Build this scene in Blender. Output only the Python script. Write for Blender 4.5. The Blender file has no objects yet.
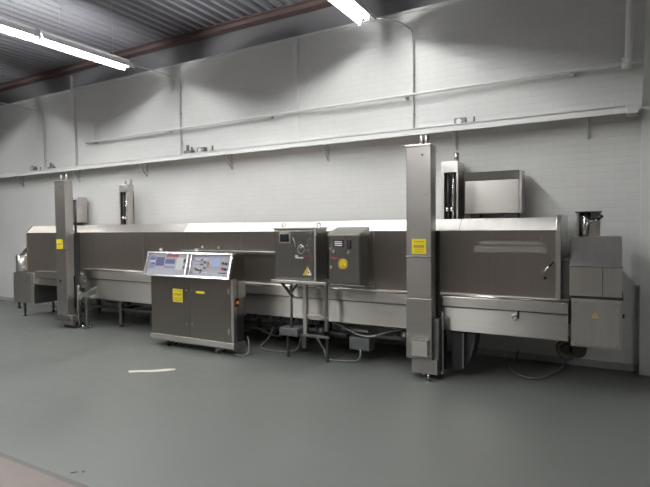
import bpy, bmesh, math, random
from mathutils import Vector, Matrix
random.seed(7)
S = bpy.context.scene
COL = S.collection

# ------------------------------------------------------------------ materials
def nodes_of(name):
    m = bpy.data.materials.new(name); m.use_nodes = True
    nt = m.node_tree
    return m, nt, nt.nodes['Principled BSDF']

def plain(name, col, rough=.5, metal=0., spec=.5, vary=.06, scale=14.):
    """base colour with a faint procedural mottling"""
    m, nt, b = nodes_of(name)
    b.inputs['Roughness'].default_value = rough
    b.inputs['Metallic'].default_value = metal
    b.inputs['Specular IOR Level'].default_value = spec
    tc = nt.nodes.new('ShaderNodeTexCoord'); nz = nt.nodes.new('ShaderNodeTexNoise')
    nz.inputs['Scale'].default_value = scale; nz.inputs['Detail'].default_value = 3
    mx = nt.nodes.new('ShaderNodeMix'); mx.data_type = 'RGBA'
    mx.inputs[6].default_value = tuple(c * (1 - vary) for c in col) + (1,)
    mx.inputs[7].default_value = tuple(min(1, c * (1 + vary)) for c in col) + (1,)
    nt.links.new(tc.outputs['Object'], nz.inputs['Vector'])
    nt.links.new(nz.outputs['Fac'], mx.inputs[0])
    nt.links.new(mx.outputs[2], b.inputs['Base Color'])
    return m

def steel(name, col=(.60, .59, .57), rough=.30, grain=(2., 2., 90.), rvar=.12, bump=.02, cloud=1.2, aniso=.75, tan=(.02, 0., 1.)):
    """brushed stainless: fine stretched grain plus large cloudy smears in the gloss"""
    m, nt, b = nodes_of(name)
    b.inputs['Metallic'].default_value = 1.
    b.inputs['Anisotropic'].default_value = aniso
    L = nt.links.new
    tg = nt.nodes.new('ShaderNodeCombineXYZ'); 
    for q in range(3): tg.inputs[q].default_value = tan[q]
    L(tg.outputs[0], b.inputs['Tangent'])
    tc = nt.nodes.new('ShaderNodeTexCoord'); mp = nt.nodes.new('ShaderNodeMapping')
    mp.inputs['Scale'].default_value = grain
    L(tc.outputs['Object'], mp.inputs['Vector'])
    g = nt.nodes.new('ShaderNodeTexNoise'); g.inputs['Scale'].default_value = 1.; g.inputs['Detail'].default_value = 4
    L(mp.outputs['Vector'], g.inputs['Vector'])
    c = nt.nodes.new('ShaderNodeTexNoise'); c.inputs['Scale'].default_value = cloud; c.inputs['Detail'].default_value = 4
    L(tc.outputs['Object'], c.inputs['Vector'])
    ad = nt.nodes.new('ShaderNodeMath'); ad.operation = 'ADD'
    L(g.outputs['Fac'], ad.inputs[0]); L(c.outputs['Fac'], ad.inputs[1])
    mr = nt.nodes.new('ShaderNodeMapRange')
    mr.inputs['From Min'].default_value = .6; mr.inputs['From Max'].default_value = 1.4
    mr.inputs['To Min'].default_value = rough - rvar; mr.inputs['To Max'].default_value = rough + rvar
    L(ad.outputs[0], mr.inputs['Value']); L(mr.outputs['Result'], b.inputs['Roughness'])
    mx = nt.nodes.new('ShaderNodeMix'); mx.data_type = 'RGBA'
    mx.inputs[6].default_value = tuple(x * .90 for x in col) + (1,)
    mx.inputs[7].default_value = tuple(min(1, x * 1.08) for x in col) + (1,)
    L(g.outputs['Fac'], mx.inputs[0]); L(mx.outputs[2], b.inputs['Base Color'])
    bp = nt.nodes.new('ShaderNodeBump'); bp.inputs['Strength'].default_value = bump; bp.inputs['Distance'].default_value = .01
    L(c.outputs['Fac'], bp.inputs['Height']); L(bp.outputs['Normal'], b.inputs['Normal'])
    return m

def emitter(name, col, strength):
    m, nt, b = nodes_of(name)
    b.inputs['Base Color'].default_value = (.9, .9, .9, 1)
    b.inputs['Emission Color'].default_value = col + (1,)
    b.inputs['Emission Strength'].default_value = strength
    return m

def brick_wall():
    m, nt, b = nodes_of('painted_brick'); L = nt.links.new
    tc = nt.nodes.new('ShaderNodeTexCoord')
    sx = nt.nodes.new('ShaderNodeSeparateXYZ'); cx = nt.nodes.new('ShaderNodeCombineXYZ')
    L(tc.outputs['Object'], sx.inputs[0]); L(sx.outputs['X'], cx.inputs[0]); L(sx.outputs['Z'], cx.inputs[1])
    bk = nt.nodes.new('ShaderNodeTexBrick')
    bk.inputs['Scale'].default_value = 1.
    bk.inputs['Brick Width'].default_value = .24; bk.inputs['Row Height'].default_value = .075
    bk.inputs['Mortar Size'].default_value = .006; bk.inputs['Mortar Smooth'].default_value = .6
    bk.inputs['Color1'].default_value = (.66, .66, .645, 1); bk.inputs['Color2'].default_value = (.648, .648, .633, 1)
    bk.inputs['Mortar'].default_value = (.615, .615, .603, 1)
    L(cx.outputs[0], bk.inputs['Vector'])
    nz = nt.nodes.new('ShaderNodeTexNoise'); nz.inputs['Scale'].default_value = .9; nz.inputs['Detail'].default_value = 5
    L(tc.outputs['Object'], nz.inputs['Vector'])
    mr = nt.nodes.new('ShaderNodeMapRange'); mr.inputs['From Min'].default_value = .3; mr.inputs['From Max'].default_value = .7
    mr.inputs['To Min'].default_value = .93; mr.inputs['To Max'].default_value = 1.04
    L(nz.outputs['Fac'], mr.inputs['Value'])
    mx = nt.nodes.new('ShaderNodeMix'); mx.data_type = 'RGBA'; mx.blend_type = 'MULTIPLY'; mx.inputs[0].default_value = 1
    L(bk.outputs['Color'], mx.inputs[6]); L(mr.outputs['Result'], mx.inputs[7]); L(mx.outputs[2], b.inputs['Base Color'])
    bp = nt.nodes.new('ShaderNodeBump'); bp.inputs['Strength'].default_value = .3; bp.inputs['Distance'].default_value = .003; bp.invert = True
    L(bk.outputs['Fac'], bp.inputs['Height']); L(bp.outputs['Normal'], b.inputs['Normal'])
    b.inputs['Roughness'].default_value = .55
    return m

def floor_mat():
    m, nt, b = nodes_of('grey_floor_paint'); L = nt.links.new
    tc = nt.nodes.new('ShaderNodeTexCoord')
    n1 = nt.nodes.new('ShaderNodeTexNoise'); n1.inputs['Scale'].default_value = .8; n1.inputs['Detail'].default_value = 6; n1.inputs['Roughness'].default_value = .6
    mp = nt.nodes.new('ShaderNodeMapping'); mp.inputs['Scale'].default_value = (1.2, 7., 1.); mp.inputs['Rotation'].default_value = (0, 0, .3)
    n2 = nt.nodes.new('ShaderNodeTexNoise'); n2.inputs['Scale'].default_value = 2.2; n2.inputs['Detail'].default_value = 5
    L(tc.outputs['Object'], n1.inputs['Vector']); L(tc.outputs['Object'], mp.inputs['Vector']); L(mp.outputs['Vector'], n2.inputs['Vector'])
    ad = nt.nodes.new('ShaderNodeMath'); ad.operation = 'ADD'; L(n1.outputs['Fac'], ad.inputs[0]); L(n2.outputs['Fac'], ad.inputs[1])
    cr = nt.nodes.new('ShaderNodeMapRange'); cr.inputs['From Min'].default_value = .7; cr.inputs['From Max'].default_value = 1.35
    L(ad.outputs[0], cr.inputs['Value'])
    mx = nt.nodes.new('ShaderNodeMix'); mx.data_type = 'RGBA'
    mx.inputs[6].default_value = (.110, .116, .108, 1); mx.inputs[7].default_value = (.140, .147, .138, 1)
    L(cr.outputs['Result'], mx.inputs[0]); L(mx.outputs[2], b.inputs['Base Color'])
    mr = nt.nodes.new('ShaderNodeMapRange'); mr.inputs['From Min'].default_value = .7; mr.inputs['From Max'].default_value = 1.35
    mr.inputs['To Min'].default_value = .34; mr.inputs['To Max'].default_value = .5
    L(ad.outputs[0], mr.inputs['Value']); L(mr.outputs['Result'], b.inputs['Roughness'])
    return m

def faded(name, a, bcol, sx=26., sz=50.):
    """broken-up pale residue on a steel sheet"""
    m, nt, b = nodes_of(name); L = nt.links.new
    b.inputs['Metallic'].default_value = 1.; b.inputs['Roughness'].default_value = .42
    tc = nt.nodes.new('ShaderNodeTexCoord'); mp = nt.nodes.new('ShaderNodeMapping'); mp.inputs['Scale'].default_value = (sx, 1, sz)
    nz = nt.nodes.new('ShaderNodeTexNoise'); nz.inputs['Scale'].default_value = .5; nz.inputs['Detail'].default_value = 4
    L(tc.outputs['Object'], mp.inputs['Vector']); L(mp.outputs['Vector'], nz.inputs['Vector'])
    mx = nt.nodes.new('ShaderNodeMix'); mx.data_type = 'RGBA'; mx.inputs[6].default_value = a + (1,); mx.inputs[7].default_value = bcol + (1,)
    L(nz.outputs['Fac'], mx.inputs[0]); L(mx.outputs[2], b.inputs['Base Color'])
    return m

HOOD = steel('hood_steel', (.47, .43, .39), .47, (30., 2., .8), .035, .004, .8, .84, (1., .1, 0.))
SHOULDER_LIT = steel('shoulder_lit_steel', (.74, .72, .69), .54, (20., 2., 2.), .04, .012, 2.5, .85, (1., 0., 0.))  # lightened so the lamps' reflection along the shoulder is part of the colour
SHOULDER_DIM = steel('shoulder_dim_steel', (.40, .375, .36), .42, (20., 2., 2.), .05, .012, 2.5, .5, (1., 0., 0.))  # darker copy; the weaker lamp reflection at left is put into the colour
LIGHT = steel('pale_steel', (.60, .575, .545), .34, (1.5, 1.5, 70.), .06, .012, 1.4, .6)
APRON = steel('apron_steel', (.66, .635, .60), .36, (1.5, 1.5, 70.), .05, .010, 1.4, .8)
TOWER = steel('tower_steel', (.51, .49, .465), .36, (1.5, 1.5, 60.), .06, .012, 2.0, .35)
CONS = steel('console_steel', (.28, .26, .235), .34, (50., 2., 1.5), .04, .008, 1.4, .4, (1., .4, 0.))
BOXS = steel('box_steel', (.34, .34, .32), .36, (40., 2., 1.5), .04, .008, 2., .4, (1., .4, 0.))
ENDS = steel('end_cabinet_steel', (.62, .605, .57), .36, (40., 2., 1.5), .05, .010, 2., .4)
SHINY = steel('shiny_steel', (.72, .72, .71), .2, (3., 3., 60.), .06, .03, 4.)
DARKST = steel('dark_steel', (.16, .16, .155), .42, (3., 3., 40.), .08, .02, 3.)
BLACK = plain('black_plastic', (.018, .018, .018), .45)
DARK = plain('dark_grey_metal', (.05, .05, .05), .5, .4)
GREYP = plain('grey_paint', (.36, .37, .36), .5)
MOTOR = plain('motor_paint', (.10, .105, .11), .45)
WHITEP = plain('white_paint', (.66, .66, .645), .45)
LEDGEP = plain('ledge_white', (.78, .78, .765), .4)
CONDUIT = plain('conduit_grey', (.50, .51, .50), .45)
FITTING = plain('fitting_grey', (.20, .20, .20), .45)
WHITEPL = plain('white_plastic', (.72, .72, .74), .35)
YELLOW = plain('yellow_sticker', (.80, .66, .03), .45)
YELLOWD = plain('dark_yellow_print', (.52, .40, .02), .5)
DULLY = plain('faded_yellow', (.50, .40, .10), .5)
AMBER = plain('amber_print', (.50, .34, .03), .45)
RED = plain('red_print', (.30, .05, .05), .4)
ORANGE = plain('orange_switch', (.75, .17, .03), .4)
FACE = plain('panel_faceplate', (.33, .33, .37), .3)
NAVY = plain('navy_print', (.05, .05, .13), .35)
LILAC = plain('lilac_print', (.20, .20, .36), .35)
SCREEN = plain('display_glass', (.02, .022, .025), .12)
BLUESCR = plain('blue_grey_display', (.17, .22, .36), .2)
BRICK = brick_wall()
FLOOR = floor_mat()
PAVE = plain('reddish_paving', (.165, .135, .125), .6, vary=.10, scale=9)
SEAM = plain('floor_joint', (.105, .10, .095), .7)
STAIN = plain('cream_paint_spill', (.62, .60, .50), .5)
DECK = plain('grey_roof_deck', (.36, .365, .40), .5, .0)
BEAM = plain('red_oxide_steel', (.22, .155, .15), .6)
SHELL = plain('hall_wall_paint', (.24, .23, .21), .6)
DARKWALL = plain('dark_upper_wall', (.30, .30, .315), .7)
HOSE = plain('pale_hose', (.20, .225, .21), .4)
GREENH = plain('grey_green_hose', (.15, .18, .165), .4)
BRASS = plain('dull_brass', (.14, .12, .075), .45, .5)
TUBE = emitter('fluorescent_tube', (.95, .955, .94), 215.)
REFL = plain('lamp_reflector_white', (.82, .83, .84), .4)
RESID = faded('label_residue', (.40, .37, .34), (.50, .47, .44))

# ------------------------------------------------------------------ mesh builder
class MB:
    def __init__(s): s.bm = bmesh.new(); s.smooth = set()
    def quadbox(s, pts, bev=0.):
        vs = [s.bm.verts.new(p) for p in pts]
        fs = [s.bm.faces.new([vs[i] for i in f]) for f in ((0,3,2,1),(4,5,6,7),(0,1,5,4),(1,2,6,5),(2,3,7,6),(3,0,4,7))]
        if bev > 0:
            es = list({e for f in fs for e in f.edges})
            bmesh.ops.bevel(s.bm, geom=es, offset=bev, segments=2, affect='EDGES', profile=.5)
        return s
    def box(s, x0, x1, y0, y1, z0, z1, bev=0.):
        return s.quadbox([(x0,y0,z0),(x1,y0,z0),(x1,y1,z0),(x0,y1,z0),(x0,y0,z1),(x1,y0,z1),(x1,y1,z1),(x0,y1,z1)], bev)
    def prism(s, prof, x0, x1, axis='x', bev=0.):
        """closed 2D profile extruded along an axis; profile is (y,z) for x, (x,z) for y, (x,y) for z"""
        def p(a, b, t): return {'x': (t, a, b), 'y': (a, t, b), 'z': (a, b, t)}[axis]
        A = [s.bm.verts.new(p(a, b, x0)) for a, b in prof]; B = [s.bm.verts.new(p(a, b, x1)) for a, b in prof]
        n = len(prof); fs = [s.bm.faces.new(A), s.bm.faces.new(B[::-1])]
        for i in range(n): fs.append(s.bm.faces.new([A[i], B[i], B[(i+1) % n], A[(i+1) % n]]))
        bmesh.ops.recalc_face_normals(s.bm, faces=fs)
        if bev > 0:
            es = list({e for f in fs for e in f.edges})
            bmesh.ops.bevel(s.bm, geom=es, offset=bev, segments=2, affect='EDGES', profile=.5)
        return s
    def cyl(s, p0, p1, r, r1=None, n=20):
        return s.tube([p0, p1], [r, r if r1 is None else r1], n)
    def tube(s, pts, r, n=12, cap=True):
        pts = [Vector(p) for p in pts]; R = r if isinstance(r, (list, tuple)) else [r] * len(pts)
        rings = []; up = None
        for i, p in enumerate(pts):
            t = (pts[min(i+1, len(pts)-1)] - pts[max(i-1, 0)]).normalized()
            if up is None: up = Vector((0,0,1)) if abs(t.z) < .9 else Vector((0,1,0))
            a = t.cross(up).normalized(); b = a.cross(t).normalized(); up = b
            rings.append([s.bm.verts.new(p + (a * math.cos(2*math.pi*k/n) + b * math.sin(2*math.pi*k/n)) * R[i]) for k in range(n)])
        for i in range(len(rings)-1):
            for k in range(n):
                f = s.bm.faces.new([rings[i][k], rings[i][(k+1) % n], rings[i+1][(k+1) % n], rings[i+1][k]]); f.smooth = True
        if cap: s.bm.faces.new(rings[0][::-1]); s.bm.faces.new(rings[-1])
        return s
    def curve(s, pts, r, n=10, sub=10):
        P = [Vector(p) for p in pts]; out = []
        for i in range(len(P)-1):
            p0, p1, p2, p3 = P[max(i-1, 0)], P[i], P[i+1], P[min(i+2, len(P)-1)]
            for k in range(sub):
                t = k / sub
                out.append(.5 * ((2*p1) + (p2-p0)*t + (2*p0-5*p1+4*p2-p3)*t*t + (3*p1-p0-3*p2+p3)*t**3))
        out.append(P[-1]); return s.tube(out, r, n)
    def torus(s, c, R, r, axis='y', n=32, m=10):
        c = Vector(c); rings = []
        for i in range(n):
            a = 2*math.pi*i/n
            d = {'y': Vector((math.cos(a), 0, math.sin(a))), 'z': Vector((math.cos(a), math.sin(a), 0)), 'x': Vector((0, math.cos(a), math.sin(a)))}[axis]
            ax = {'y': Vector((0,1,0)), 'z': Vector((0,0,1)), 'x': Vector((1,0,0))}[axis]
            rings.append([s.bm.verts.new(c + d*(R + r*math.cos(2*math.pi*k/m)) + ax*r*math.sin(2*math.pi*k/m)) for k in range(m)])
        for i in range(n):
            for k in range(m):
                f = s.bm.faces.new([rings[i][k], rings[(i+1) % n][k], rings[(i+1) % n][(k+1) % m], rings[i][(k+1) % m]]); f.smooth = True
        return s
    def build(s, name, mat, parent=None, origin=None, label=None, kind=None, smooth=0):
        bmesh.ops.recalc_face_normals(s.bm, faces=s.bm.faces[:])
        base = Vector((0,0,0)); q = parent
        while q is not None: base = base + q.location; q = q.parent
        if parent is None:
            xs = [v.co for v in s.bm.verts]
            o0 = Vector(origin) if origin else Vector(((min(v.x for v in xs)+max(v.x for v in xs))/2, (min(v.y for v in xs)+max(v.y for v in xs))/2, min(v.z for v in xs)))
        else:
            o0 = base
        for v in s.bm.verts: v.co -= o0
        me = bpy.data.meshes.new(name)
        if smooth:
            for f in s.bm.faces: f.smooth = True
        s.bm.to_mesh(me); s.bm.free()
        if smooth: me.set_sharp_from_angle(angle=math.radians(smooth))
        for m in (mat if isinstance(mat, (list, tuple)) else [mat]): me.materials.append(m)
        o = bpy.data.objects.new(name, me); COL.objects.link(o)
        if parent is None: o.location = o0
        else: o.parent = parent
        if label: o['label'] = label
        if kind: o['kind'] = kind
        return o

def tag(o, label, cat, group=None, kind=None):
    o['label'] = label; o['category'] = cat
    if group: o['group'] = group
    if kind: o['kind'] = kind
    return o
def thing(name, label, cat, loc, group=None):
    o = bpy.data.objects.new(name, None); COL.objects.link(o); o.location = loc; o.empty_display_size = .2
    return tag(o, label, cat, group)
def struct(o): o['kind'] = 'structure'; return o
def copy_tree(o, parent=None):
    c = o.copy(); COL.objects.link(c); c.parent = parent
    for ch in list(o.children): copy_tree(ch, c)
    return c
def B(*a, **k): return MB().box(*a, **k)

# ------------------------------------------------------------------ camera
cd = bpy.data.cameras.new('camera'); cam = bpy.data.objects.new('camera', cd); COL.objects.link(cam)
cd.sensor_width = 36.; cd.lens = 27.97; cd.clip_start = .05; cd.clip_end = 100
cam.matrix_world = Matrix(((.86803051, -.00737285, .49645611, 0), (.49641026, .03301386, -.86746005, -6.18123),
                           (-.00999428, .9994277, .032317, 1.55), (0, 0, 0, 1)))
S.camera = cam

# ------------------------------------------------------------------ the hall
X0, X1, Y0 = -16., 7., -13.
mb = MB()
fl = mb.bm
def quad(bm, x0, x1, y0, y1, z, mi):
    f = bm.faces.new([bm.verts.new(p) for p in ((x0,y0,z),(x1,y0,z),(x1,y1,z),(x0,y1,z))]); f.material_index = mi
quad(fl, X0, X1, -4.29, .0, 0., 0); quad(fl, X0, X1, -4.33, -4.29, 0., 2); quad(fl, X0, X1, Y0, -4.33, 0., 1)
floor = struct(mb.build('floor', [FLOOR, PAVE, SEAM], origin=(0,0,0)))
mb = MB()
pts = [(-4.60,-2.50),(-4.54,-2.545),(-4.44,-2.47),(-4.34,-2.42),(-4.22,-2.31),(-4.17,-2.235),(-4.20,-2.20),(-4.29,-2.25),(-4.38,-2.35),(-4.50,-2.43)]
vs = [mb.bm.verts.new((x, y, .0012)) for x, y in pts]; f = mb.bm.faces.new(vs)
e = bmesh.ops.extrude_face_region(mb.bm, geom=[f]); bmesh.ops.translate(mb.bm, verts=[v for v in e['geom'] if isinstance(v, bmesh.types.BMVert)], vec=(0,0,.001))
mb.build('paint_mark', STAIN, floor)
mb = MB()
for x, y, a, r in ((-3.0,-4.24,.3,.022),(-2.94,-4.2,1.2,.014)):
    mb.tube([(x, y, .004),(x+r*math.cos(a), y+r*math.sin(a), .005),(x+1.7*r*math.cos(a+.4), y+1.7*r*math.sin(a+.4), .004)], [.003,.005,.002], 8)
tag(mb.build('floor_debris', FITTING, origin=(-3.1,-3.9,0)), 'few dark crumbs of debris lying on the open grey floor', 'debris', kind='stuff')

w = struct(B(X0, X1, 0, .2, 0, 4.25).build('wall_back', BRICK, origin=(0,0,0)))
struct(B(X0-.2, X0, Y0, 1.6, 0, 4.95).build('wall_left', SHELL))
struct(B(X1, X1+.2, Y0, 1.6, 0, 4.95).build('wall_right', SHELL))
struct(B(X0-.2, X1+.2, Y0-.2, Y0, 0, 4.95).build('wall_front', SHELL))
struct(B(X0, X1, .42, .6, 4.28, 4.95).build('wall_upper', DARKWALL))
struct(B(X0, X1, -.025, 1.4, 4.25, 4.285, bev=.006).build('trim_1', WHITEP))            # capping on top of the wall
struct(B(X0, X1, -.022, 0, 0, .075, bev=.004).build('baseboard_back', GREYP))
# roof deck: trapezoid ribs running towards the wall
mb = MB(); prof = []; x = X0; p = .18; zt = 4.97; zb = 4.90
while x < X1:
    prof += [(x, zb), (x+.065, zb), (x+.09, zt), (x+.155, zt)]; x += p
prof += [(X1+.3, zb), (X1+.3, 5.1), (X0, 5.1)]
for (a, b), (c, d) in zip(prof[:-3], prof[1:-2]):
    mb.bm.faces.new([mb.bm.verts.new(q) for q in ((a, Y0, b), (c, Y0, d), (c, 1.6, d), (a, 1.6, b))])
mb.box(X0, X1+.3, Y0, 1.6, 5.02, 5.08)
struct(mb.build('ceiling', DECK, origin=(0,0,4.9)))
mb = MB(); mb.box(X0, X1, .25, .40, 4.785, 4.80); mb.box(X0, X1, .25, .40, 4.885, 4.9); mb.box(X0, X1, .318, .332, 4.80, 4.885)
struct(mb.build('trim_2', BEAM))                                                        # red oxide purlin above the wall
# portal frame at the right
mb = MB(); mb.box(.235, .42, -.11, -.095, 0, 2.74); mb.box(.235, .42, -.015, 0, 0, 2.74); mb.box(.305, .32, -.095, -.015, 0, 2.74)
mb.box(.228, .427, -.118, -.09, 1.655, 1.685)
struct(mb.build('trim_3', WHITEP))
mb = MB()
mb.quadbox([(.235,-.11,2.74),(.42,-.11,2.74),(.42,-.09,2.72),(.235,-.09,2.72),(.235,-2.55,4.78),(.42,-2.55,4.78),(.42,-2.53,4.76),(.235,-2.53,4.76)])
mb.prism([(-.09,2.74),(-.02,2.74),(-.02,4.85),(-2.5,4.85),(-2.5,4.76)], .305, .32)
mb.box(.235, .42, Y0, -2.5, 4.62, 4.64); mb.box(.305, .32, Y0, -2.5, 4.64, 4.9)
struct(mb.build('trim_4', WHITEP))
struct(B(-4.03, -3.945, -.03, 0, 2.75, 4.25, bev=.004).build('trim_5', WHITEP))
mb = MB(); mb.box(-9.17, -9.06, -.05, 0, 2.75, 4.25, bev=.006); mb.box(-9.15, -9.09, -.05, -.028, 4.25, 4.52, bev=.004)
struct(mb.build('trim_6', WHITEP))

# ------------------------------------------------------------------ ledge, pipes and conduits on the wall
r = thing('wall_ledge', 'long white painted steel ledge running the length of the wall above the machine', 'ledge', (-5.8, -.12, 2.66), None)
mb = MB(); mb.box(-15.5, .20, -.25, 0, 2.725, 2.735); mb.box(-15.5, .20, -.25, -.24, 2.665, 2.745)
mb.build('shelf', LEDGEP, r)
B(.10, .20, -.262, -.02, 2.655, 2.745, bev=.004).build('end_bracket', WHITEP, r)
for bx in (-10.9, -9.0, -7.12, -5.2, -3.47, -1.67, -.25):
    mb = MB(); mb.quadbox([(bx-.007,-.235,2.725),(bx+.007,-.235,2.725),(bx+.007,-.215,2.725),(bx-.007,-.215,2.725),(bx-.007,-.02,2.48),(bx+.007,-.02,2.48),(bx+.007,0,2.48),(bx-.007,0,2.48)])
    mb.box(bx-.012, bx+.012, -.012, 0, 2.46, 2.725); mb.build('bracket', CONDUIT, r)

r = thing('wall_pipe', 'white horizontal pipe clipped along the wall above the ledge, turning up at the column', 'pipe', (-4.2, -.08, 3.2))
MB().curve([(-8.68,-.02,3.195),(-8.64,-.08,3.197),(-8.2,-.085,3.198),(-4,-.085,3.2),(-.1,-.085,3.204),(.10,-.085,3.204)], .019, 12, 8).build('pipe', WHITEP, r)
MB().curve([(.10,-.085,3.20),(.115,-.10,3.25),(.12,-.35,3.55),(.12,-1.05,4.3),(.12,-1.6,4.88)], .035, 12, 8).build('riser', WHITEP, r)
MB().cyl((.10,-.085,3.145),(.10,-.085,3.26), .045).build('elbow', WHITEP, r)
for bx in (-8.45, -6.5, -4.4, -2.3, -.4):
    mb = MB(); mb.box(bx-.015, bx+.015, -.06, 0, 3.165, 3.235, bev=.004); mb.build('clip', CONDUIT, r)
o = MB().cyl((-8.45,-.06,3.24),(-8.45,-.06,3.66), .016).build('rod', WHITEPL)
tag(o, 'short bright vertical rod on the wall above the left end of the white pipe', 'rod')

def conduit(x, ztop, lamp, label):
    r = thing('conduit', label, 'conduit', (x, -.02, 2.735), 'thin vertical conduits on the wall')
    pts = [(x, -.03, 2.74), (x, -.03, ztop-.25), (x, -.03, ztop-.12), (x, -.045, ztop-.03), (x-.02, -.09, ztop)]
    if lamp: pts += [((x*2+lamp[0])/3, lamp[1]*.5, ztop+.03), (lamp[0], lamp[1], lamp[2])]
    MB().curve(pts, .010, 10, 8).build('tube', CONDUIT, r)
    z = 2.95
    while z < ztop-.3:
        B(x-.02, x+.02, -.016, -.002, z, z+.03, bev=.003).build('saddle', CONDUIT, r); z += .5
conduit(-2.215, 4.03, (-2.565, -.60, 4.055), 'thin grey conduit rising to the lamp nearest the top right, above the tall front tower')
conduit(-6.27, 4.02, (-6.425, -.89, 4.055), 'thin grey conduit rising to the long lamp, beside three small fittings')
conduit(-10.09, 3.95, (-10.3, -1.46, 4.055), 'thin grey conduit at the far left, beside two round fittings on the ledge')

def fitting(kind, x, label, sc=1.):
    r = thing('ledge_fitting', label, 'fitting', (x, -.15, 2.735), 'small fittings left on the wall ledge')
    y, z = -.15, 2.735
    if kind == 'round':
        MB().cyl((x, y-.04, z+.06*sc), (x, y+.04, z+.06*sc), .06*sc).build('body', FITTING, r)
        MB().cyl((x, y-.055, z+.06*sc), (x, y-.04, z+.06*sc), .03*sc).build('face', CONDUIT, r)
    elif kind == 'spout':
        B(x-.09*sc, x+.09*sc, y-.04, y+.04, z, z+.07*sc, bev=.01).build('body', FITTING, r)
        MB().cyl((x-.03*sc, y, z+.07*sc), (x-.03*sc, y, z+.16*sc), .025*sc).build('neck', FITTING, r)
        MB().cyl((x+.06*sc, y, z+.07*sc), (x+.06*sc, y, z+.12*sc), .015*sc).build('stub', FITTING, r)
    elif kind == 'box':
        B(x-.07*sc, x+.07*sc, y-.04, y+.04, z, z+.09*sc, bev=.008).build('body', FITTING, r)
        MB().cyl((x-.01, y-.055, z+.045*sc), (x-.01, y-.035, z+.045*sc), .03*sc).build('lens', WHITEPL, r)
    else:
        B(x-.05*sc, x+.05*sc, y-.03, y+.03, z, z+.03*sc, bev=.006).build('body', FITTING, r)
        MB().cyl((x-.02*sc, y, z+.03*sc), (x-.02*sc, y, z+.09*sc), .012*sc, n=10).build('pin', FITTING, r)
fitting('round', -10.27, 'dark round fitting at the left end of the ledge group by the far left conduit')
fitting('peg', -10.02, 'low grey fitting between the round fitting and the far left conduit', .9)
fitting('spout', -9.66, 'dark stubby fitting with a raised neck just right of the far left conduit', .9)
fitting('spout', -5.96, 'grey fitting with a raised neck, first of three beside the middle conduit')
fitting('box', -5.68, 'grey box fitting, middle of the three beside the middle conduit', 1.1)
fitting('peg', -5.44, 'small grey fitting, last of three beside the middle conduit and lowest', 1.2)
fitting('box', -1.585, 'dark little box with a pale lens on the ledge above the right rear tower', 1.)
fitting('peg', -1.41, 'small dark upright pin fitting on the ledge right of the little box', 1.)

# ------------------------------------------------------------------ lamps
def make_lamp():
    r = thing('fluorescent_lamp', '', 'lamp', (0, 0, 4.0))
    L = 1.42
    mb = MB()
    for q in (-1, 1):                                       # two reflector wings with a slot for uplight beside the housing
        mb.prism([(q*.112,3.979),(q*.075,4.064),(q*.079,4.067),(q*.117,3.981)], -L, 0, 'y')
    mb.box(-.034, .034, -L, 0, 4.066, 4.072)
    mb.build('reflector', REFL, r)
    B(-.03, .03, -L+.02, -.02, 4.07, 4.115, bev=.005).build('housing', WHITEP, r)
    MB().cyl((0,-L+.04,4.028),(0,-.04,4.028), .019, n=16).build('tube', TUBE, r)
    for y in (-.03, -L+.03): B(-.02, .02, y-.012, y+.012, 4.0, 4.07, bev=.004).build('tube_holder', WHITEPL, r)
    for y in (-.3, -L+.3): MB().cyl((0, y, 4.12), (0, y, 4.92), .004, n=8).build('hanger', CONDUIT, r)
    return r
proto = make_lamp(); first = True
rows = [(-10.3, -1.5, 'far left'), (-6.425, -.89, 'long left'), (-2.565, -.60, 'top centre'), (4.4, -6.6, 'far right')]  # last row is added out of view to lift the shaded lower right wall
for lx, ye, nm in rows:
    for k in range(3 if nm == 'far right' else 5):
        o = proto if first else copy_tree(proto); first = False
        o.location = (lx, ye - k*1.44, 4.0); o['group'] = 'fluorescent lamps hanging in rows from the roof'
        if nm == 'long left': o['label'] = ['lit fluorescent lamp of the left row, its end nearest the wall', 'lit fluorescent lamp cut by the left edge, second from the wall'][k] if k < 2 else 'fluorescent lamp further back in the left row of lamps'
        elif nm == 'top centre': o['label'] = 'lit fluorescent lamp at the top edge, its bright end above the wall' if k == 0 else 'fluorescent lamp further back in the centre row of lamps'
        elif nm == 'far left': o['label'] = 'fluorescent lamp of the row beyond the far left conduit'
        else: o['label'] = 'added unseen fluorescent lamp of the row that lifts the shade at lower right'

# ------------------------------------------------------------------ the tunnel machine
T = thing('tunnel_machine', 'very long stainless steel tunnel machine with hinged hood sections along the white brick wall', 'machine', (-4.8, -.6, 0))
FY, BY = -.98, -.14
def hood(x0, x1, mat=HOOD, grow=0.):
    g = grow; zb = .80
    return MB().prism([(FY-g, zb), (FY-g, 1.50), (FY+.028-g, 1.535), (FY+.060-g, 1.572), (FY+.105-g, 1.62+g), (BY-.05+g, 1.62+g), (BY+g, 1.5), (BY+g, zb)], x0, x1)
xs = [-9.12, -7.28, -6.115, -5.27, -4.25, -2.345, -1.385, -.47]
def shoulder(x0, x1):
    return MB().prism([(FY-.003, 1.502), (FY+.025, 1.537), (FY+.057, 1.574), (FY+.102, 1.623), (FY+.15, 1.623), (FY+.12, 1.60), (FY+.02, 1.502)], x0, x1)
H = [hood(a+.003, b-.003).build('hood_section', HOOD, T, smooth=20) for a, b in zip(xs, xs[1:])]
for q, (h_, a, b) in enumerate(zip(H, xs, xs[1:])): shoulder(a+.004, b-.004).build('shoulder_sheet', HOOD if q == 0 else SHOULDER_DIM if q < 3 else SHOULDER_LIT, h_, smooth=20)  # steel colour per section carries how brightly the lamps reflect there
for x in xs[1:-1]:
    hood(x-.006, x+.006, grow=.0035).build('seam_strip', LIGHT if x == -2.345 else HOOD, T)
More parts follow.
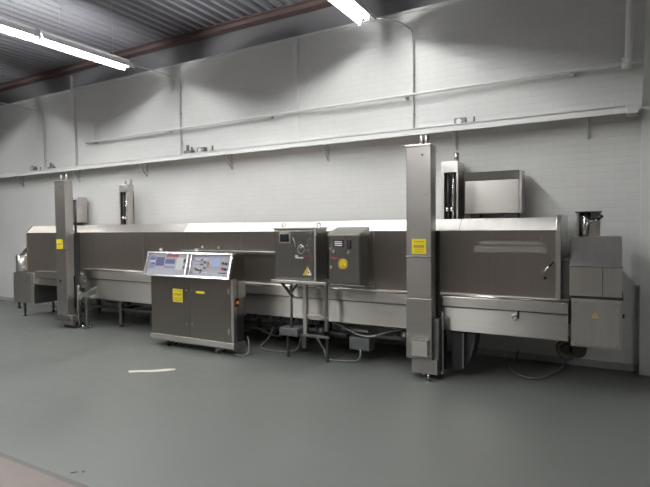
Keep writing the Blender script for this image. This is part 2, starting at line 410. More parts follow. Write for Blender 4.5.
mb = MB(); mb.prism([(FY-.02, .82), (FY-.02, 1.505), (FY+.01, 1.575), (FY+.06, 1.63), (FY+.09,1.643), (BY, 1.643), (BY, .82)], -.472, -.43, bev=.004); mb.build('end_frame', LIGHT, T)
mb = MB(); mb.prism([(FY-.006, .80), (FY-.006, 1.5), (FY+.006, 1.53), (FY+.05, 1.596), (FY+.09, 1.626), (BY, 1.626), (BY, .80)], -9.135, -9.118); mb.build('end_frame', HOOD, T)
# handle, residue on the last section
mb = MB(); mb.cyl((-.572,-1.035,1.105),(-.52,-1.045,1.17), .009, n=12); hh = mb.build('door_handle', SHINY, H[-1])
MB().cyl((-.525,-1.046,1.163),(-.49,-1.053,1.208), .012, n=12).build('grip', BLACK, hh)
mb = MB(); mb.cyl((-.575,-.975,1.10),(-.575,-1.045,1.10), .018, n=14); mb.build('handle_plate', SHINY, H[-1])
MB().cyl((-.565,-.975,1.045),(-.565,-1.0,1.045), .014, n=12).build('lock', BLACK, H[-1])
B(-1.23,-.56,-.9815,-.98,1.285,1.345).build('label_residue', RESID, H[-1]); B(-1.17,-.60,-.9815,-.98,1.36,1.395).build('label_residue', RESID, H[-1])
for kx in (-4.90, -4.61): MB().cyl((kx,-.98,1.295),(kx,-1.01,1.295), .018, n=14).build('knob', SHINY, H[3])
for kx, kz in ((-6.05,1.0),(-5.33,1.0)): MB().cyl((kx,-.98,kz),(kx,-1.0,kz), .012, n=12).build('catch', SHINY, H[2])
B(-5.30,-3.55,-1.045,-.982,1.205,1.25, bev=.004).build('cable_duct', BOXS, T)
# drip rail and side apron
def rail(x0, x1, zt, h, ab):
    MB().prism([(-.97, zt+.004), (-1.045, zt-.012), (-1.055, zt-.030), (-1.050, zt-h), (-.985, zt-h-.012), (-.97, zt-h-.012)], x0, x1).build('side_rail', APRON, T)
    MB().cyl((x0, -1.047, zt-.012), (x1, -1.047, zt-.012), .014, n=14).build('rail_lip', APRON, T)
    MB().quadbox([(x0,-1.04,ab),(x1,-1.04,ab),(x1,-1.01,ab),(x0,-1.01,ab),(x0,-1.02,zt-h-.013),(x1,-1.02,zt-h-.013),(x1,-.985,zt-h-.013),(x0,-.985,zt-h-.013)], bev=.004).build('apron', APRON, T)
rail(-8.79, -7.45, .835, .12, .60)
rail(-7.45, -5.20, .92, .15, .445)
rail(-5.196, -1.72, .845, .135, .445)
rail(-1.70, -.362, .85, .125, .47)
# bed under the hood
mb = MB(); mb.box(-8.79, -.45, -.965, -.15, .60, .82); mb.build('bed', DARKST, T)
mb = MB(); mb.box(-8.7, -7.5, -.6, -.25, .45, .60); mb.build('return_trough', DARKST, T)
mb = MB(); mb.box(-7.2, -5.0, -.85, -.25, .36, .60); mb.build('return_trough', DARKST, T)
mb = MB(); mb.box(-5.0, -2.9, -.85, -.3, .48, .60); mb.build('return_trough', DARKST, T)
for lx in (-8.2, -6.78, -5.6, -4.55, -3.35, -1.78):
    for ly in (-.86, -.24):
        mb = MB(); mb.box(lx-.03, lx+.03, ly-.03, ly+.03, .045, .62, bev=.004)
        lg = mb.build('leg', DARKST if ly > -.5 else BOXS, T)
        MB().cyl((lx, ly, 0), (lx, ly, .012), .04).cyl((lx, ly, .01), (lx, ly, .06), .012, n=10).build('foot', DARK, lg)
for ly in (-.86, -.24):
    B(-8.2, -1.78, ly-.02, ly+.02, .27, .31, bev=.003).build('stretcher', DARKST, T)
for lx in (-6.78, -4.55, -3.35, -1.78): B(lx-.02, lx+.02, -.84, -.26, .27, .31, bev=.003).build('cross_bar', DARKST, T)
for k in range(6):
    x = -4.12 + k*.2
    MB().cyl((x,-.97,.425),(x,-.9,.425), .062, n=20).build('return_roller', DARK, T)
# catch on the right apron, cam followers by the tower
mb = MB(); mb.cyl((-.80,-1.02,.73),(-.80,-1.055,.655), .009, n=10); lt = mb.build('latch', DARK, T)
MB().torus((-.83,-1.035,.655), .022, .006).build('latch_ring', SHINY, lt)
B(-1.62,-1.575,-1.08,-1.02,.68,.735, bev=.004).build('stop_block', BOXS, T)
# under the middle: drive motor, gearbox and struts
MB().cyl((-3.10,-.93,.29),(-2.98,-.93,.285), .075).cyl((-3.13,-.93,.29),(-3.10,-.93,.29), .062).build('drive_motor', BLACK, T)
MB().cyl((-2.98,-.93,.285),(-2.70,-.93,.27), .035).build('drive_shaft', BLACK, T)
mb = MB(); mb.box(-2.66,-2.40,-1.0,-.84,.13,.28, bev=.012); mb.build('gearbox', MOTOR, T)
MB().curve([(-3.02,-.95,.45),(-2.85,-.95,.41),(-2.6,-.94,.31),(-2.42,-.93,.29),(-2.2,-.93,.36),(-1.98,-.93,.44)], .012, 10, 6).build('strut', BOXS, T)
B(-2.8,-2.45,-.93,-.9,.33,.36).build('strut', BOXS, T)
MB().cyl((-2.0,-.99,.35),(-1.93,-.99,.35), .07).build('roller', BLACK, T)
# under the left part
mb = MB(); mb.box(-6.25,-5.45,-.8,-.35,.02,.36, bev=.06); mb.build('dark_box', DARK, T)  # plain dark block with rounded edges, nothing more specific
MB().cyl((-6.62,-.93,.41),(-6.50,-.93,.41), .04).build('roller', BLACK, T)

# ------------------------------------------------------------------ lift towers
def front_tower(x0, x1, y0, y1, ztop, loc, label, sign, foot, px, pins, pr, cdepth):
    r = thing('lift_tower', label, 'tower', loc, 'tall front lift towers')
    zb = .205
    B(x0, x1, y0, y1, .82, ztop, bev=.006).build('upper_casing', TOWER, r)
    B(x0-.004, x1+.004, y0-.004, y1-.02, zb, .82, bev=.005).build('lower_casing', TOWER, r)
    B(x0-.003, x1+.003, y0-.006, y0+.01, 1.235, 1.25, bev=.002).build('joint_strip', SHINY, r)
    B(x0-.002, x1+.002, y0-.012, y1, ztop-.012, ztop+.006, bev=.003).build('top_cap', LIGHT, r)
    for cx in pins:
        MB().cyl((cx, (y0+y1)/2, ztop), (cx, (y0+y1)/2, ztop+.10), pr).build('guide_pin', LIGHT, r)
    MB().cyl((x1-.085, y0-.008, ztop-.10), (x1-.085, y0, ztop-.10), .010, n=12).build('bolt', DARK, r)
    for bz in (ztop-.5, ztop-.85): MB().cyl((x1-.05, y0-.004, bz), (x1-.05, y0, bz), .004, n=10).build('bolt', DARK, r)
    sx, sz = sign
    sg = B(sx, sx+.15, y0-.006, y0-.001, sz, sz+.15).build('warning_sign', YELLOW, r, label='yellow sign')
    B(sx+.02, sx+.13, y0-.0075, y0-.006, sz+.117, sz+.130).build('print_bar', YELLOWD, sg)
    B(sx+.02, sx+.13, y0-.0075, y0-.006, sz+.062, sz+.090).build('print_bar', AMBER, sg)
    for dz in (.02, .04): B(sx+.03, sx+.12, y0-.0072, y0-.006, sz+dz, sz+dz+.007).build('print_bar', YELLOWD, sg)
    # black guide behind and light upright beside the foot
    mb = MB(); mb.box(x1-.08, x1+(.025 if cdepth < .1 else 0.), y1+.004, y1+cdepth, .30, 1.50); mb.build('guide_channel', BLACK, r)
    B(px-.010, px+.010, y1-.04, y1-.01, .04, .68, bev=.003).build('upright', SHINY, r)
    if cdepth < .1: MB().prism([(y0+.05, .06), (y0+.05, .62), (y1+.03, .62), (y1+.04, .42), (y1+.17, .40), (y1+.2, .26), (y1+.12, .06)], x1+.004, px-.016).build('guard_plate', DARKST, r)
    B(x0+.045, px-.02, y0+.02, y1+.04, .055, zb, bev=.004).build('foot_casing', TOWER, r)
    fx, fy = foot
    ft = MB().cyl((fx, fy, 0), (fx, fy, .012), .03).cyl((fx, fy, .01), (fx, fy, .07), .011, n=10).build('foot', SHINY, r)
    MB().cyl((fx-.1, fy+.2, 0), (fx-.1, fy+.2, .012), .03).cyl((fx-.1, fy+.2, .01), (fx-.1, fy+.2, .06), .011, n=10).build('foot', SHINY, r)
    return r
r = front_tower(-1.838, -1.578, -1.30, -1.135, 2.362, (-1.7,-1.22,0), 'tall steel tower standing in front of the right part of the machine', (-1.777, 1.272), (-1.60,-1.335), -1.505, (-1.695,-1.645), .023, .05)
mb = MB(); mb.box(-1.765,-1.60,-1.36,-1.30,.245,.41, bev=.005); bb = mb.build('switch_box', APRON, r)
B(-1.77,-1.595,-1.366,-1.30,.408,.42, bev=.002).build('box_lid', SHINY, bb)
MB().prism([(-1.46,.46),(-1.21,.46),(-1.225,.32),(-1.265,.17),(-1.34,.07),(-1.46,.05)], -1.0, -.78, 'y', bev=.006).build('lift_guard', DARK, r)
B(-1.335,-1.315,-1.06,-1.02,.1,.455).build('side_post', DARKST, r)
r = front_tower(-7.668, -7.412, -1.36, -1.222, 2.318, (-7.53,-1.3,0), 'tall narrow steel tower standing in front of the left part of the machine', (-7.64, 1.25), (-7.13,-1.30), -7.30, (-7.60,-7.46), .014, .10)
MB().cyl((-7.56,-1.375,.745),(-7.56,-1.36,.745), .022).build('button', BLACK, r)
B(-7.72,-7.38,-1.38,-1.20,.12,.215, bev=.005).build('base_plate', BOXS, r)
MB().prism([(-1.30,.0),(-1.30,.10),(-1.22,.10),(-1.0,.02),(-1.0,0)], -7.6,-7.32).build('foot_ramp', DARK, r)
MB().cyl((-7.45,-1.155,.24),(-7.45,-1.155,.56), .055).cyl((-7.45,-1.155,.56),(-7.45,-1.155,.60), .035).build('lift_motor', LIGHT, r)
B(-7.165,-7.115,-1.23,-1.18,.03,.50, bev=.004).build('lift_post', BOXS, r)
mb = MB(); mb.quadbox([(-7.33,-1.24,.48),(-7.10,-1.22,.50),(-7.06,-1.10,.54),(-7.28,-1.12,.52),(-7.31,-1.24,.53),(-7.08,-1.22,.60),(-7.04,-1.10,.66),(-7.26,-1.12,.60)], bev=.01); mb.build('deflector_plate', SHINY, r)
MB().cyl((-7.42,-1.18,1.50),(-7.42,-1.18,2.02), .018).build('lift_rod', DARK, r)
B(-7.445,-7.395,-1.21,-1.15,2.02,2.09, bev=.006).build('rod_cap', WHITEPL, r)

def rear_tower(x0, x1, y0, y1, zt, label):
    r = thing('rear_lift_tower', label, 'tower', ((x0+x1)/2, (y0+y1)/2, 1.62), 'short rear lift towers')
    mb = MB(); t = .03
    mb.box(x0, x0+t, y0, y1, 1.626, zt-.13); mb.box(x1-t*.7, x1, y0, y1, 1.626, zt-.13); mb.box(x0, x1, y1-.02, y1, 1.626, zt-.13); mb.box(x0, x1, y0, y1, zt-.13, zt, bev=.004)
    mb.build('casing', LIGHT, r)
    B(x0+t, x1-t*.7, y0+.06, y1-.02, 1.626, zt-.13).build('slot', DARK, r)
    for f in (.36, .66):
        cx = x0 + (x1-x0)*f
        MB().cyl((cx, y0+.035, 1.627), (cx, y0+.035, zt-.13), .013).build('guide_rod', SHINY if f > .5 else DARK, r)
        MB().cyl((cx-.01, y0+.02, 1.72), (cx-.01, y0+.02, 1.77), .022).build('nut', SHINY, r)
    return r
r = rear_tower(-1.757, -1.563, -.35, -.06, 2.30, 'short slotted steel tower rising behind the hood beside the right rear steel box')
MB().cyl((-1.60,-.27,2.30),(-1.60,-.27,2.40), .028).build('guide_pin', BOXS, r)
r = rear_tower(-7.423, -7.21, -.35, -.22, 2.315, 'short slotted steel tower rising behind the hood near the left front tower')
for gx in (-7.36, -7.22): MB().cyl((gx,-.27,2.315),(gx,-.27,2.41), .022).build('guide_pin', LIGHT, r)

def rear_box(x0, x1, label):
    r = thing('rear_housing', label, 'housing', ((x0+x1)/2, -.2, 1.62), 'steel boxes on top of the hood at the wall')
    B(x0, x1, -.30, -.08, 1.69, 2.06, bev=.006).build('body', LIGHT, r)
    MB().prism([(-.302,2.062),(-.335,2.155),(-.08,2.155),(-.08,2.062)], x0-.004, x1+.004).build('sloped_lid', BOXS, r)
    B(x1+.004, x1+.03, -.31, -.07, 1.685, 2.16, bev=.004).build('end_flange', LIGHT, r)
    for a, b in ((x0+.06, x0+.16), (x1-.16, x1-.02)): B(a, b, -.27, -.12, 1.626, 1.69, bev=.004).build('support', DARK, r)
rear_box(-1.50, -.908, 'wide steel box with dark sloped lid behind the hood at the right')
rear_box(-9.30, -8.735, 'pale steel box behind the hood beside the left front tower')

# ------------------------------------------------------------------ end cabinets
E1 = thing('end_cabinet', 'steel end cabinet with sloped top and small yellow triangle at the machine\'s right end', 'cabinet', (-.14, -.7, .42))
x0, x1 = -.355, .066
MB().prism([(-1.0,.895),(-1.0,1.165),(-.74,1.435),(-.5,1.435),(-.5,.895)], x0, x1, bev=.004).build('upper_body', ENDS, E1)
B(x0-.008, x1+.008, -1.008, -.98, 1.16, 1.172, bev=.002).build('fold_strip', SHINY, E1)
B(-.088, -.082, -1.0035, -.999, .90, 1.16).build('panel_seam', DARK, E1)
B(x0+.012, x1+.012, -.985, -.5, .868, .893).build('gap_strip', DARK, E1)
B(x0+.012, x1+.004, -.985, -.5, .42, .868, bev=.004).build('lower_body', ENDS, E1)
dr = B(x0+.03, x1-.012, -1.0, -.985, .435, .85, bev=.004).build('door', ENDS, E1)
for z in (.455, .83):
    for x in (x0+.055, x1-.035): MB().cyl((x,-1.004,z),(x,-1.0,z), .007, n=10).build('screw', SHINY, dr)
tri = MB().prism([(-.175,.70),(-.115,.70),(-.145,.755)], -1.003, -1.0, 'y').build('warning_triangle', DULLY, dr)
MB().prism([(-.150,.713),(-.140,.713),(-.145,.74)], -1.004, -1.003, 'y').build('print_mark', BLACK, tri)
MB().cyl((x1+.002,-.8,.70),(x1+.025,-.8,.70), .02).build('side_knob', DARK, E1)
B(-.428, x0+.005, -.93, -.3, .84, 1.22).build('joining_duct', DARKST, E1)
B(-.40, x0+.005, -.965, -.6, .62, .84).build('link_block', BLACK, E1)
# open chute on top of it
C1 = thing('outlet_chute', 'open topped steel chute with a black tipped lever on the right end cabinet', 'chute', (-.21, -.6, 1.435))
cx0, cx1 = -.315, -.115; cy = -.70
mb = MB(); mb.box(cx0, cx1, -.52, -.505, 1.435, 1.668); mb.box(cx0, cx0+.022, cy, -.52, 1.435, 1.668); mb.box(cx1-.012, cx1, cy+.06, -.52, 1.435, 1.668); mb.build('chute_walls', LIGHT, C1)
B(cx0-.014, cx1+.014, cy-.014, -.50, 1.666, 1.676).build('top_rim', DARKST, C1)
mb = MB(); n = 14
inn = [(cx0+.03+.16*math.cos(math.pi*1.0+math.pi*.5*k/n)+.16, 1.455+.18+.18*math.sin(math.pi*1.0+math.pi*.5*k/n)) for k in range(n+1)]
MB().tube([(-.245, -.63, 1.437), (-.245, -.63, 1.53), (-.24, -.62, 1.60), (-.25, -.59, 1.655)], [.04, .045, .05, .05], 24).build('funnel', SHINY, C1)
MB().curve([(-.29,-.62,1.63),(-.25,-.65,1.62),(-.2,-.66,1.585),(-.16,-.64,1.60)], .018, 10, 6).build('curved_pipe', SHINY, C1)
mb.bm.free()
B(-.215, cx1, cy+.05, cy+.06, 1.435, 1.60, bev=.003).build('front_panel', LIGHT, C1)
lv = MB().cyl((-.19,-.70,1.565),(-.115,-.72,1.615), .008, n=10).build('lever', SHINY, C1)
MB().cyl((-.14,-.713,1.598),(-.095,-.725,1.635), .016, n=12).build('lever_grip', BLACK, lv)
# drive wheel under the right end
D1 = thing('drive_unit', 'dull brass coloured drive wheel hanging under the right end of the machine', 'drive', (-.42, -.6, .2))
MB().torus((-.40,-.62,.31), .075, .028).build('wheel_rim', BRASS, D1)
MB().cyl((-.40,-.66,.31),(-.40,-.56,.31), .05).build('hub', DARK, D1)
MB().cyl((-.30,-.66,.31),(-.30,-.5,.31), .075).build('motor', DARK, D1)
B(-.62,-.38,-.63,-.58,.40,.43, bev=.004).build('arm', BLACK, D1)
B(-.445,-.425,-.62,-.57,.36,.598, bev=.003).build('hanger', DARK, D1)
B(-.63,-.59,-.64,-.57,.39,.44, bev=.004).build('arm_end', BLACK, D1)

E2 = thing('infeed_cabinet', 'steel cabinet at the far left end of the machine under the hood end', 'cabinet', (-9.1, -.9, .22))
B(-9.43,-8.80,-1.075,-.35,.255,.792, bev=.006).build('body', ENDS, E2)
B(-9.39,-8.84,-1.085,-1.075,.29,.765, bev=.004).build('door', ENDS, E2)
for x, z in ((-9.3,.66),(-9.02,.66)): MB().cyl((x,-1.10,z),(x,-1.085,z), .014, n=12).build('lock', SHINY, E2)
for ly in (-.98, -.45):
    lg = B(-9.27,-9.235,ly-.018,ly+.018,.06,.256).build("leg", BOXS, E2)
    MB().cyl((-9.25,ly,0),(-9.25,ly,.012), .035).cyl((-9.25,ly,.01),(-9.25,ly,.07), .012, n=10).build('foot', DARK, lg)
MB().cyl((-9.36,-1.02,.13),(-9.36,-1.02,.245), .02).cyl((-9.40,-1.02,.15),(-9.32,-1.02,.15), .018).build('drain_valve', DARK, E2)
D2 = thing('end_housing', 'rounded shiny steel housing at the far left end of the hood on the cabinet', 'housing', (-9.3, -.8, .795))
B(-9.425,-9.15,-1.0,-.35,.794,1.14, bev=.06).build('body', ENDS, D2)
MB().cyl((-9.29,-.985,.80),(-9.29,-.985,1.10), .10, n=32).build('bulge', LIGHT, D2)
B(-9.44,-9.16,-1.02,-.98,.84,.87, bev=.006).build('band', ENDS, D2)
MB().prism([(-.96,1.135),(-.98,1.15),(-.86,1.28),(-.5,1.29),(-.4,1.135)], -9.30,-9.145).build('sloped_cover', LIGHT, D2)

# ------------------------------------------------------------------ control console
K = thing('control_console', 'wide steel control console with sloping instrument panels and two doors in front of the machine', 'console', (-4.66, -1.4, 0))
kx0, kx1 = -5.375, -3.955
B(kx0, kx1, -1.49, -1.30, .16, .96, bev=.006).build('body', CONS, K)
B(kx0-.008, kx1+.012, -1.515, -1.285, .09, .162, bev=.005).build('plinth', LIGHT, K)
B(kx1-.035, kx1+.006, -1.503, -1.44, .165, .955, bev=.004).build('corner_post', ENDS, K)
B(kx1+.001, kx1+.02, -1.42, -1.29,   .70, .90, bev=.003).build('side_panel', ENDS, K)
d1 = B(kx0+.015, -4.665, -1.502, -1.49, .17, .925, bev=.003).build('door', CONS, K)
d2 = B(-4.66, kx1-.04, -1.502, -1.49, .17, .925, bev=.003).build('door', CONS, K)
sg = B(-4.955,-4.785,-1.505,-1.502,.605,.775).build('warning_sign', YELLOW, d1, label='yellow sign')
for z, h in ((.745,.014),(.69,.03),(.65,.012),(.625,.012)): B(-4.94,-4.80,-1.5065,-1.505,z,z+h).build('print_bar', YELLOWD, sg)
B(-4.555,-4.41,-1.505,-1.502,.737,.762, bev=.001).build('yellow_tag', YELLOW, d2, label='small yellow tag')
for d, x in ((d1,-4.71),(d2,-4.62)):
    for z in (.335, .77): MB().cyl((x,-1.512,z),(x,-1.502,z), .012, n=12).build('lock', SHINY, d)
for z in (.30, .79): B(-4.03,-4.005,-1.512,-1.502,z-.035,z+.035, bev=.003).build('hinge', SHINY, d2)
B(-4.16,-4.05,-1.508,-1.502,.475,.485).build('scratch_strip', BRASS, d2)
MB().cyl((kx1+.006,-1.44,.65),(kx1+.035,-1.44,.65), .02).build('isolator', ORANGE, K, label='orange switch')
B(kx1+.001,kx1+.012,-1.475,-1.405,.60,.70, bev=.003).build('isolator_plate', BLACK, K)
# head with the two sloping panels
pb, pt = (-1.57, .945), (-1.49, 1.235)                 # bottom and top of the sloping face
hx0, hx1 = -5.385, -3.945
MB().prism([(-1.555,.935), pb, pt, (-1.44,1.245), (-1.29,1.225), (-1.29,.955)], hx0, hx1).build('head', CONS, K)
def onp(x, v, d):                                      # v 0..1 up the face, d off the face
    n = Vector((0, -(pt[1]-pb[1]), (pt[0]-pb[0])*-1)).normalized(); n = Vector((0, -.964, .266))
    return Vector((x, pb[0]+(pt[0]-pb[0])*v, pb[1]+(pt[1]-pb[1])*v)) + n*d
def slab(mb, x0, x1, v0, v1, d0, d1):
    return mb.quadbox([onp(x0,v0,d0),onp(x1,v0,d0),onp(x1,v0,d1),onp(x0,v0,d1),onp(x0,v1,d0),onp(x1,v1,d0),onp(x1,v1,d1),onp(x0,v1,d1)])
mb = MB()
slab(mb, hx0-.01, hx1+.01, -.04, .05, -.01, .03); slab(mb, hx0-.01, hx1+.01, .955, 1.03, -.01, .03)
slab(mb, hx0-.01, hx0+.02, .05, .955, -.01, .03); slab(mb, hx1-.02, hx1+.01, .05, .955, -.01, .03)
slab(mb, -4.665, -4.64, .05, .955, -.01, .03); slab(mb, -4.60, -4.585, .05, .955, -.01, .026)
mb.build('panel_frame', SHINY, K)
mb = MB(); slab(mb, -4.64, -4.60, .05, .955, 0, .012); mb.build('panel_divider', BOXS, K)
fl_ = slab(MB(), hx0+.02, -4.665, .05, .955, 0, .008).build('instrument_panel', FACE, K)
fr_ = slab(MB(), -4.585, hx1-.02, .05, .955, 0, .008).build('instrument_panel', FACE, K)
def deco(par, name, mat, x0, x1, v0, v1, d=.011): slab(MB(), x0, x1, v0, v1, .008, d).build(name, mat, par)
deco(fl_, 'mimic_block', LILAC, -5.34, -5.23, .30, .86); deco(fl_, 'mimic_block', NAVY, -5.22, -5.07, .42, .80)
deco(fl_, 'red_strip', RED, -5.04, -4.83, .82, .93); deco(fl_, 'mimic_block', NAVY, -5.05, -4.88, .52, .72)
deco(fl_, 'mimic_block', LILAC, -5.06, -4.87, .34, .42); deco(fl_, 'white_plate', CONDUIT, -4.85, -4.74, .28, .80)
deco(fl_, 'mimic_line', LILAC, -5.06, -4.86, .755, .79); deco(fl_, 'mimic_line', NAVY, -5.33, -5.25, .70, .76, .013); deco(fl_, 'mimic_line', NAVY, -5.30, -5.24, .48, .54, .013)
deco(fl_, 'dial', DARK, -4.73, -4.69, .58, .74); deco(fl_, 'dial', DARK, -4.725, -4.69, .34, .44)
for kx in (-5.32,-5.29,-5.26): deco(fl_, 'mimic_block', WHITEPL, kx, kx+.018, .58, .64, .014)
deco(fr_, 'display', BLUESCR, -4.27, -4.13, .46, .86, .014)
deco(fr_, 'mimic_line', LILAC, -4.56, -4.30, .86, .90); deco(fr_, 'mimic_line', LILAC, -4.54, -4.34, .66, .69); deco(fr_, 'mimic_line', LILAC, -4.54, -4.42, .52, .55)
def btn(par, x, v, mat, r=.013, name='button'):
    MB().cyl(onp(x, v, .008), onp(x, v, .024), r, n=12).build(name, mat, par)
for x, v in ((-4.41,.54),(-4.41,.30),(-4.46,.30),(-4.36,.40),(-4.36,.62),(-4.50,.36)): btn(fr_, x, v, DARK)
for x, v in ((-4.07,.62),(-4.02,.60),(-4.02,.38)): btn(fr_, x, v, BLACK, .016)
for i_ in range(6):
    for v_ in (.74, .20): btn(fr_, -4.55+.045*i_, v_, CONDUIT if i_ % 3 else DARK, .008)
btn(fr_, -4.31, .60, RED, .011); btn(fr_, -4.31, .48, ORANGE, .011); btn(fr_, -4.07, .40, RED, .018)
deco(fr_, 'print_strip', DARK, -4.13, -4.00, .20, .24)
for x in (-5.24, -4.60): MB().cyl((x,-1.43,1.235),(x,-1.43,1.285), .022).cyl((x,-1.43,1.285),(x,-1.43,1.295), .03).build('eye_bolt', LIGHT, K)
def castor(x, y):
    c = B(x-.025, x+.025, y-.03, y+.03, .075, .092).build('castor', DARK, K)
    MB().cyl((x-.014,y,.037),(x+.014,y,.037), .037, n=24).build('wheel', BLACK if x < -5 else LIGHT, c)
    for q in (-.019, .019): B(x+q-.003,x+q+.003,y-.02,y+.02,.03,.078).build('fork_arm', LIGHT, c)
for x in (-5.1, -4.25):
    for y in (-1.45, -1.34): castor(x, y)

# ------------------------------------------------------------------ control boxes on their stand
ST = thing('box_stand', 'steel stand with flat tray and square post carrying the two control boxes', 'stand', (-3.0, -1.2, 0))
B(-3.48,-2.735,-1.385,-1.07,.912,.945, bev=.004).build('tray', LIGHT, ST)
B(-2.74,-2.30,-1.33,-1.12,.905,.922, bev=.003).build('tray_extension', BOXS, ST)
B(-3.145,-3.095,-1.225,-1.175,.31,.912, bev=.004).build('post', LIGHT, ST)
B(-2.86,-2.825,-1.215,-1.18,.36,.912, bev=.003).build('post', BOXS, ST)
MB().cyl((-3.32,-1.20,.33),(-3.32,-1.20,.912), .016).build('post', BOXS, ST)
MB().cyl((-3.46,-1.22,.91),(-3.30,-1.20,.73), .018).build('brace', DARKST, ST)
MB().cyl((-3.22,-1.20,.90),(-3.32,-1.20,.78), .012).build('brace', DARKST, ST)
B(-3.145,-2.82,-1.215,-1.185,.50,.535, bev=.003).build('cross_bar', LIGHT, ST)
B(-3.46,-3.20,-1.26,-1.02,.27,.36, bev=.01).build('terminal_box', MOTOR, ST)
B(-3.40,-2.80,-1.22,-1.16,.275,.31, bev=.004).build('base_arm', DARKST, ST)
for x in (-3.38, -2.84): B(x-.012,x+.012,-1.20,-1.176,0,.276).build('stand_leg', DARK, ST)

b1 = thing('control_box', 'larger square control box with dark display and round symbol on the tray', 'control box', (-3.17, -1.22, .945))
bx0, bx1 = -3.462, -2.887
B(bx0, bx1, -1.33, -1.10, .946, 1.535, bev=.006).build('body', BOXS, b1)
B(bx0-.006, bx1+.012, -1.345, -1.095, 1.53, 1.55, bev=.004).build('top_cap', LIGHT, b1)
d = B(bx0+.02, bx1-.03, -1.35, -1.33, .965, 1.515, bev=.008).build('door', BOXS, b1)
B(bx1-.028, bx1-.002, -1.345, -1.33, .96, 1.53, bev=.004).build('edge_profile', LIGHT, b1)
dd = B(-3.378,-3.222,-1.356,-1.35,1.37,1.492, bev=.002).build('display', LIGHT, d); B(-3.362,-3.238,-1.358,-1.356,1.385,1.477).build('screen', SCREEN, dd)
MB().torus((-3.08,-1.352,1.30), .045, .004).build('round_symbol', LIGHT, d); MB().torus((-3.08,-1.352,1.335), .018, .004).build('round_symbol', LIGHT, d)
for x, t in ((-3.165,-.03),(-2.99,.03)): MB().curve([(x+t,-1.352,1.44),(x,-1.352,1.38),(x-t*.2,-1.352,1.33)], .004, 8, 6).build('bracket_line', LIGHT, d)
MB().cyl((-3.08,-1.35,1.37),(-3.08,-1.353,1.37), .012).build('lamp_dot', BOXS, d)
B(-3.155,-3.125,-1.356,-1.35,1.20,1.235).build('white_switch', WHITEPL, d); B(-3.125,-3.05,-1.353,-1.35,1.198,1.212).build('white_strip', WHITEPL, d)
B(-3.04,-2.955,-1.353,-1.35,1.205,1.222).build('red_strip', RED, d); MB().torus((-2.985,-1.352,1.29), .016, .003).build('round_symbol', LIGHT, d)
tr = MB().prism([(-3.055,1.01),(-2.935,1.01),(-2.995,1.115)], -1.353, -1.35, 'y').build('warning_triangle', AMBER, d)
MB().prism([(-3.005,1.015),(-2.94,1.015),(-2.985,1.09)], -1.3545, -1.353, 'y').build('white_print', WHITEPL, tr)
MB().prism([(-2.99,1.03),(-2.965,1.03),(-2.982,1.06)], -1.356, -1.3545, 'y').build('print_mark', BRASS, tr)

for x in (-3.40, -2.92): MB().torus((x,-1.22,1.575), .022, .006).build('eye_bolt', SHINY, b1)
b2 = thing('control_box', 'smaller control box with sloped rain lid and yellow triangle, beside the larger one', 'control box', (-2.53, -1.24, .925))
bx0, bx1 = -2.722, -2.340
B(bx0, bx1, -1.335, -1.13, .925, 1.46, bev=.006).build('body', BOXS, b2)
MB().prism([(-1.365,1.455),(-1.365,1.475),(-1.12,1.55),(-1.12,1.455)], bx0-.008, bx1+.008, bev=.003).build('sloped_lid', LIGHT, b2)
d = B(bx0+.008, bx1-.008, -1.35, -1.335, .94, 1.45, bev=.005).build('door', BOXS, b2)
dd = B(-2.66,-2.528,-1.355,-1.35,1.333,1.412).build('display', DARK, d)
for z in (1.345, 1.365, 1.385): B(-2.64,-2.55,-1.3565,-1.355,z,z+.011).build('display_row', WHITEPL, dd)
B(-2.49,-2.44,-1.362,-1.35,1.315,1.412, bev=.003).build('rocker_switch', BLACK, d)
for x, z in ((-2.655,1.285),(-2.475,1.275),(-2.69,1.315),(-2.69,1.11)): MB().cyl((x,-1.362,z),(x,-1.35,z), .018, n=14).build('button', LIGHT, d)
B(-2.68,-2.60,-1.352,-1.35,1.20,1.225).build('red_print', RED, d)
MB().cyl((-2.543,-1.3525,1.152),(-2.543,-1.35,1.152), .058, n=28).build('yellow_disc', AMBER, d)
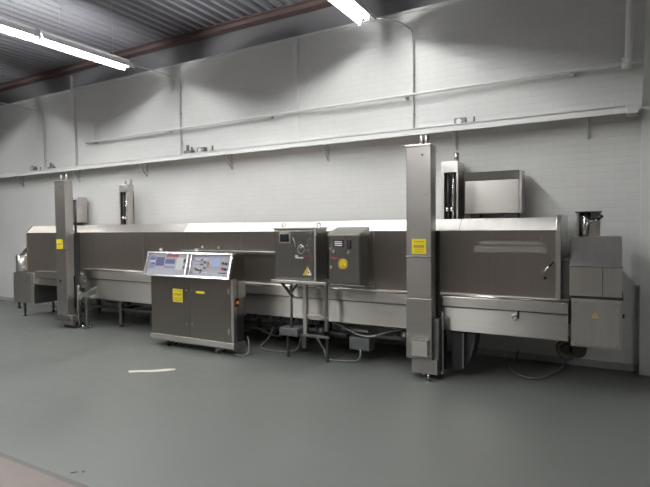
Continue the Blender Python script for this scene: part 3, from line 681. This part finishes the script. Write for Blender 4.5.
tr = MB().prism([(-2.585,1.135),(-2.50,1.135),(-2.543,1.19)], -1.3545, -1.3525, 'y').build('warning_triangle', YELLOW, d)
MB().prism([(-2.55,1.142),(-2.536,1.142),(-2.543,1.178)], -1.356, -1.3545, 'y').build('print_mark', BLACK, tr)

# ------------------------------------------------------------------ hoses on the floor
def hose(pts, r, mat, label):
    tag(MB().curve(pts, r, 10, 10).build('hose', mat), label, 'hose', 'loose hoses on the floor')
hose([(-3.86,-.80,.26),(-3.92,-.86,.10),(-4.0,-.90,.016),(-3.88,-1.02,.012),(-3.72,-1.08,.012),(-3.52,-1.02,.012),(-3.40,-.95,.05),(-3.36,-.92,.25)], .010, HOSE, 'pale hose hanging in a loop under the machine between console and box stand')
hose([(-3.90,-1.31,.22),(-3.86,-1.33,.14),(-3.84,-1.38,.03),(-3.90,-1.45,.014),(-4.0,-1.43,.014)], .007, HOSE, 'short pale hose curling out at the foot of the console')
hose([(-.95,-.03,.1),(-.97,-.10,.02),(-1.0,-.35,.016),(-.92,-.62,.016),(-.76,-.80,.016),(-.62,-.74,.016),(-.53,-.50,.016),(-.47,-.20,.016),(-.44,-.14,.10)], .009, GREENH, 'pale green hose curving over the floor beneath the right end')
hose([(-3.08,-1.03,.24),(-2.95,-1.08,.12),(-2.86,-1.12,.02),(-2.68,-1.1,.016),(-2.56,-1.05,.016),(-2.5,-1.04,.06),(-2.5,-1.015,.15)], .012, GREENH, 'grey hose drooping below the drive motor and gearbox')
hose([(-4.5,-.93,.28),(-4.3,-.93,.19),(-4.05,-.93,.24),(-3.75,-.93,.17),(-3.48,-.93,.24)], .012, DARK, 'dark cable slung below the frame behind the box stand')

# ------------------------------------------------------------------ world and colour
wd = bpy.data.worlds.new('hall_air'); S.world = wd; wd.use_nodes = True
wd.node_tree.nodes['Background'].inputs[0].default_value = (.5, .52, .55, 1)
wd.node_tree.nodes['Background'].inputs[1].default_value = .05
v = S.view_settings; v.view_transform = 'Standard'; v.look = 'None'; v.exposure = .04; v.gamma = 1.; v.use_curve_mapping = False
try: S.cycles.use_denoising = True
except Exception: pass
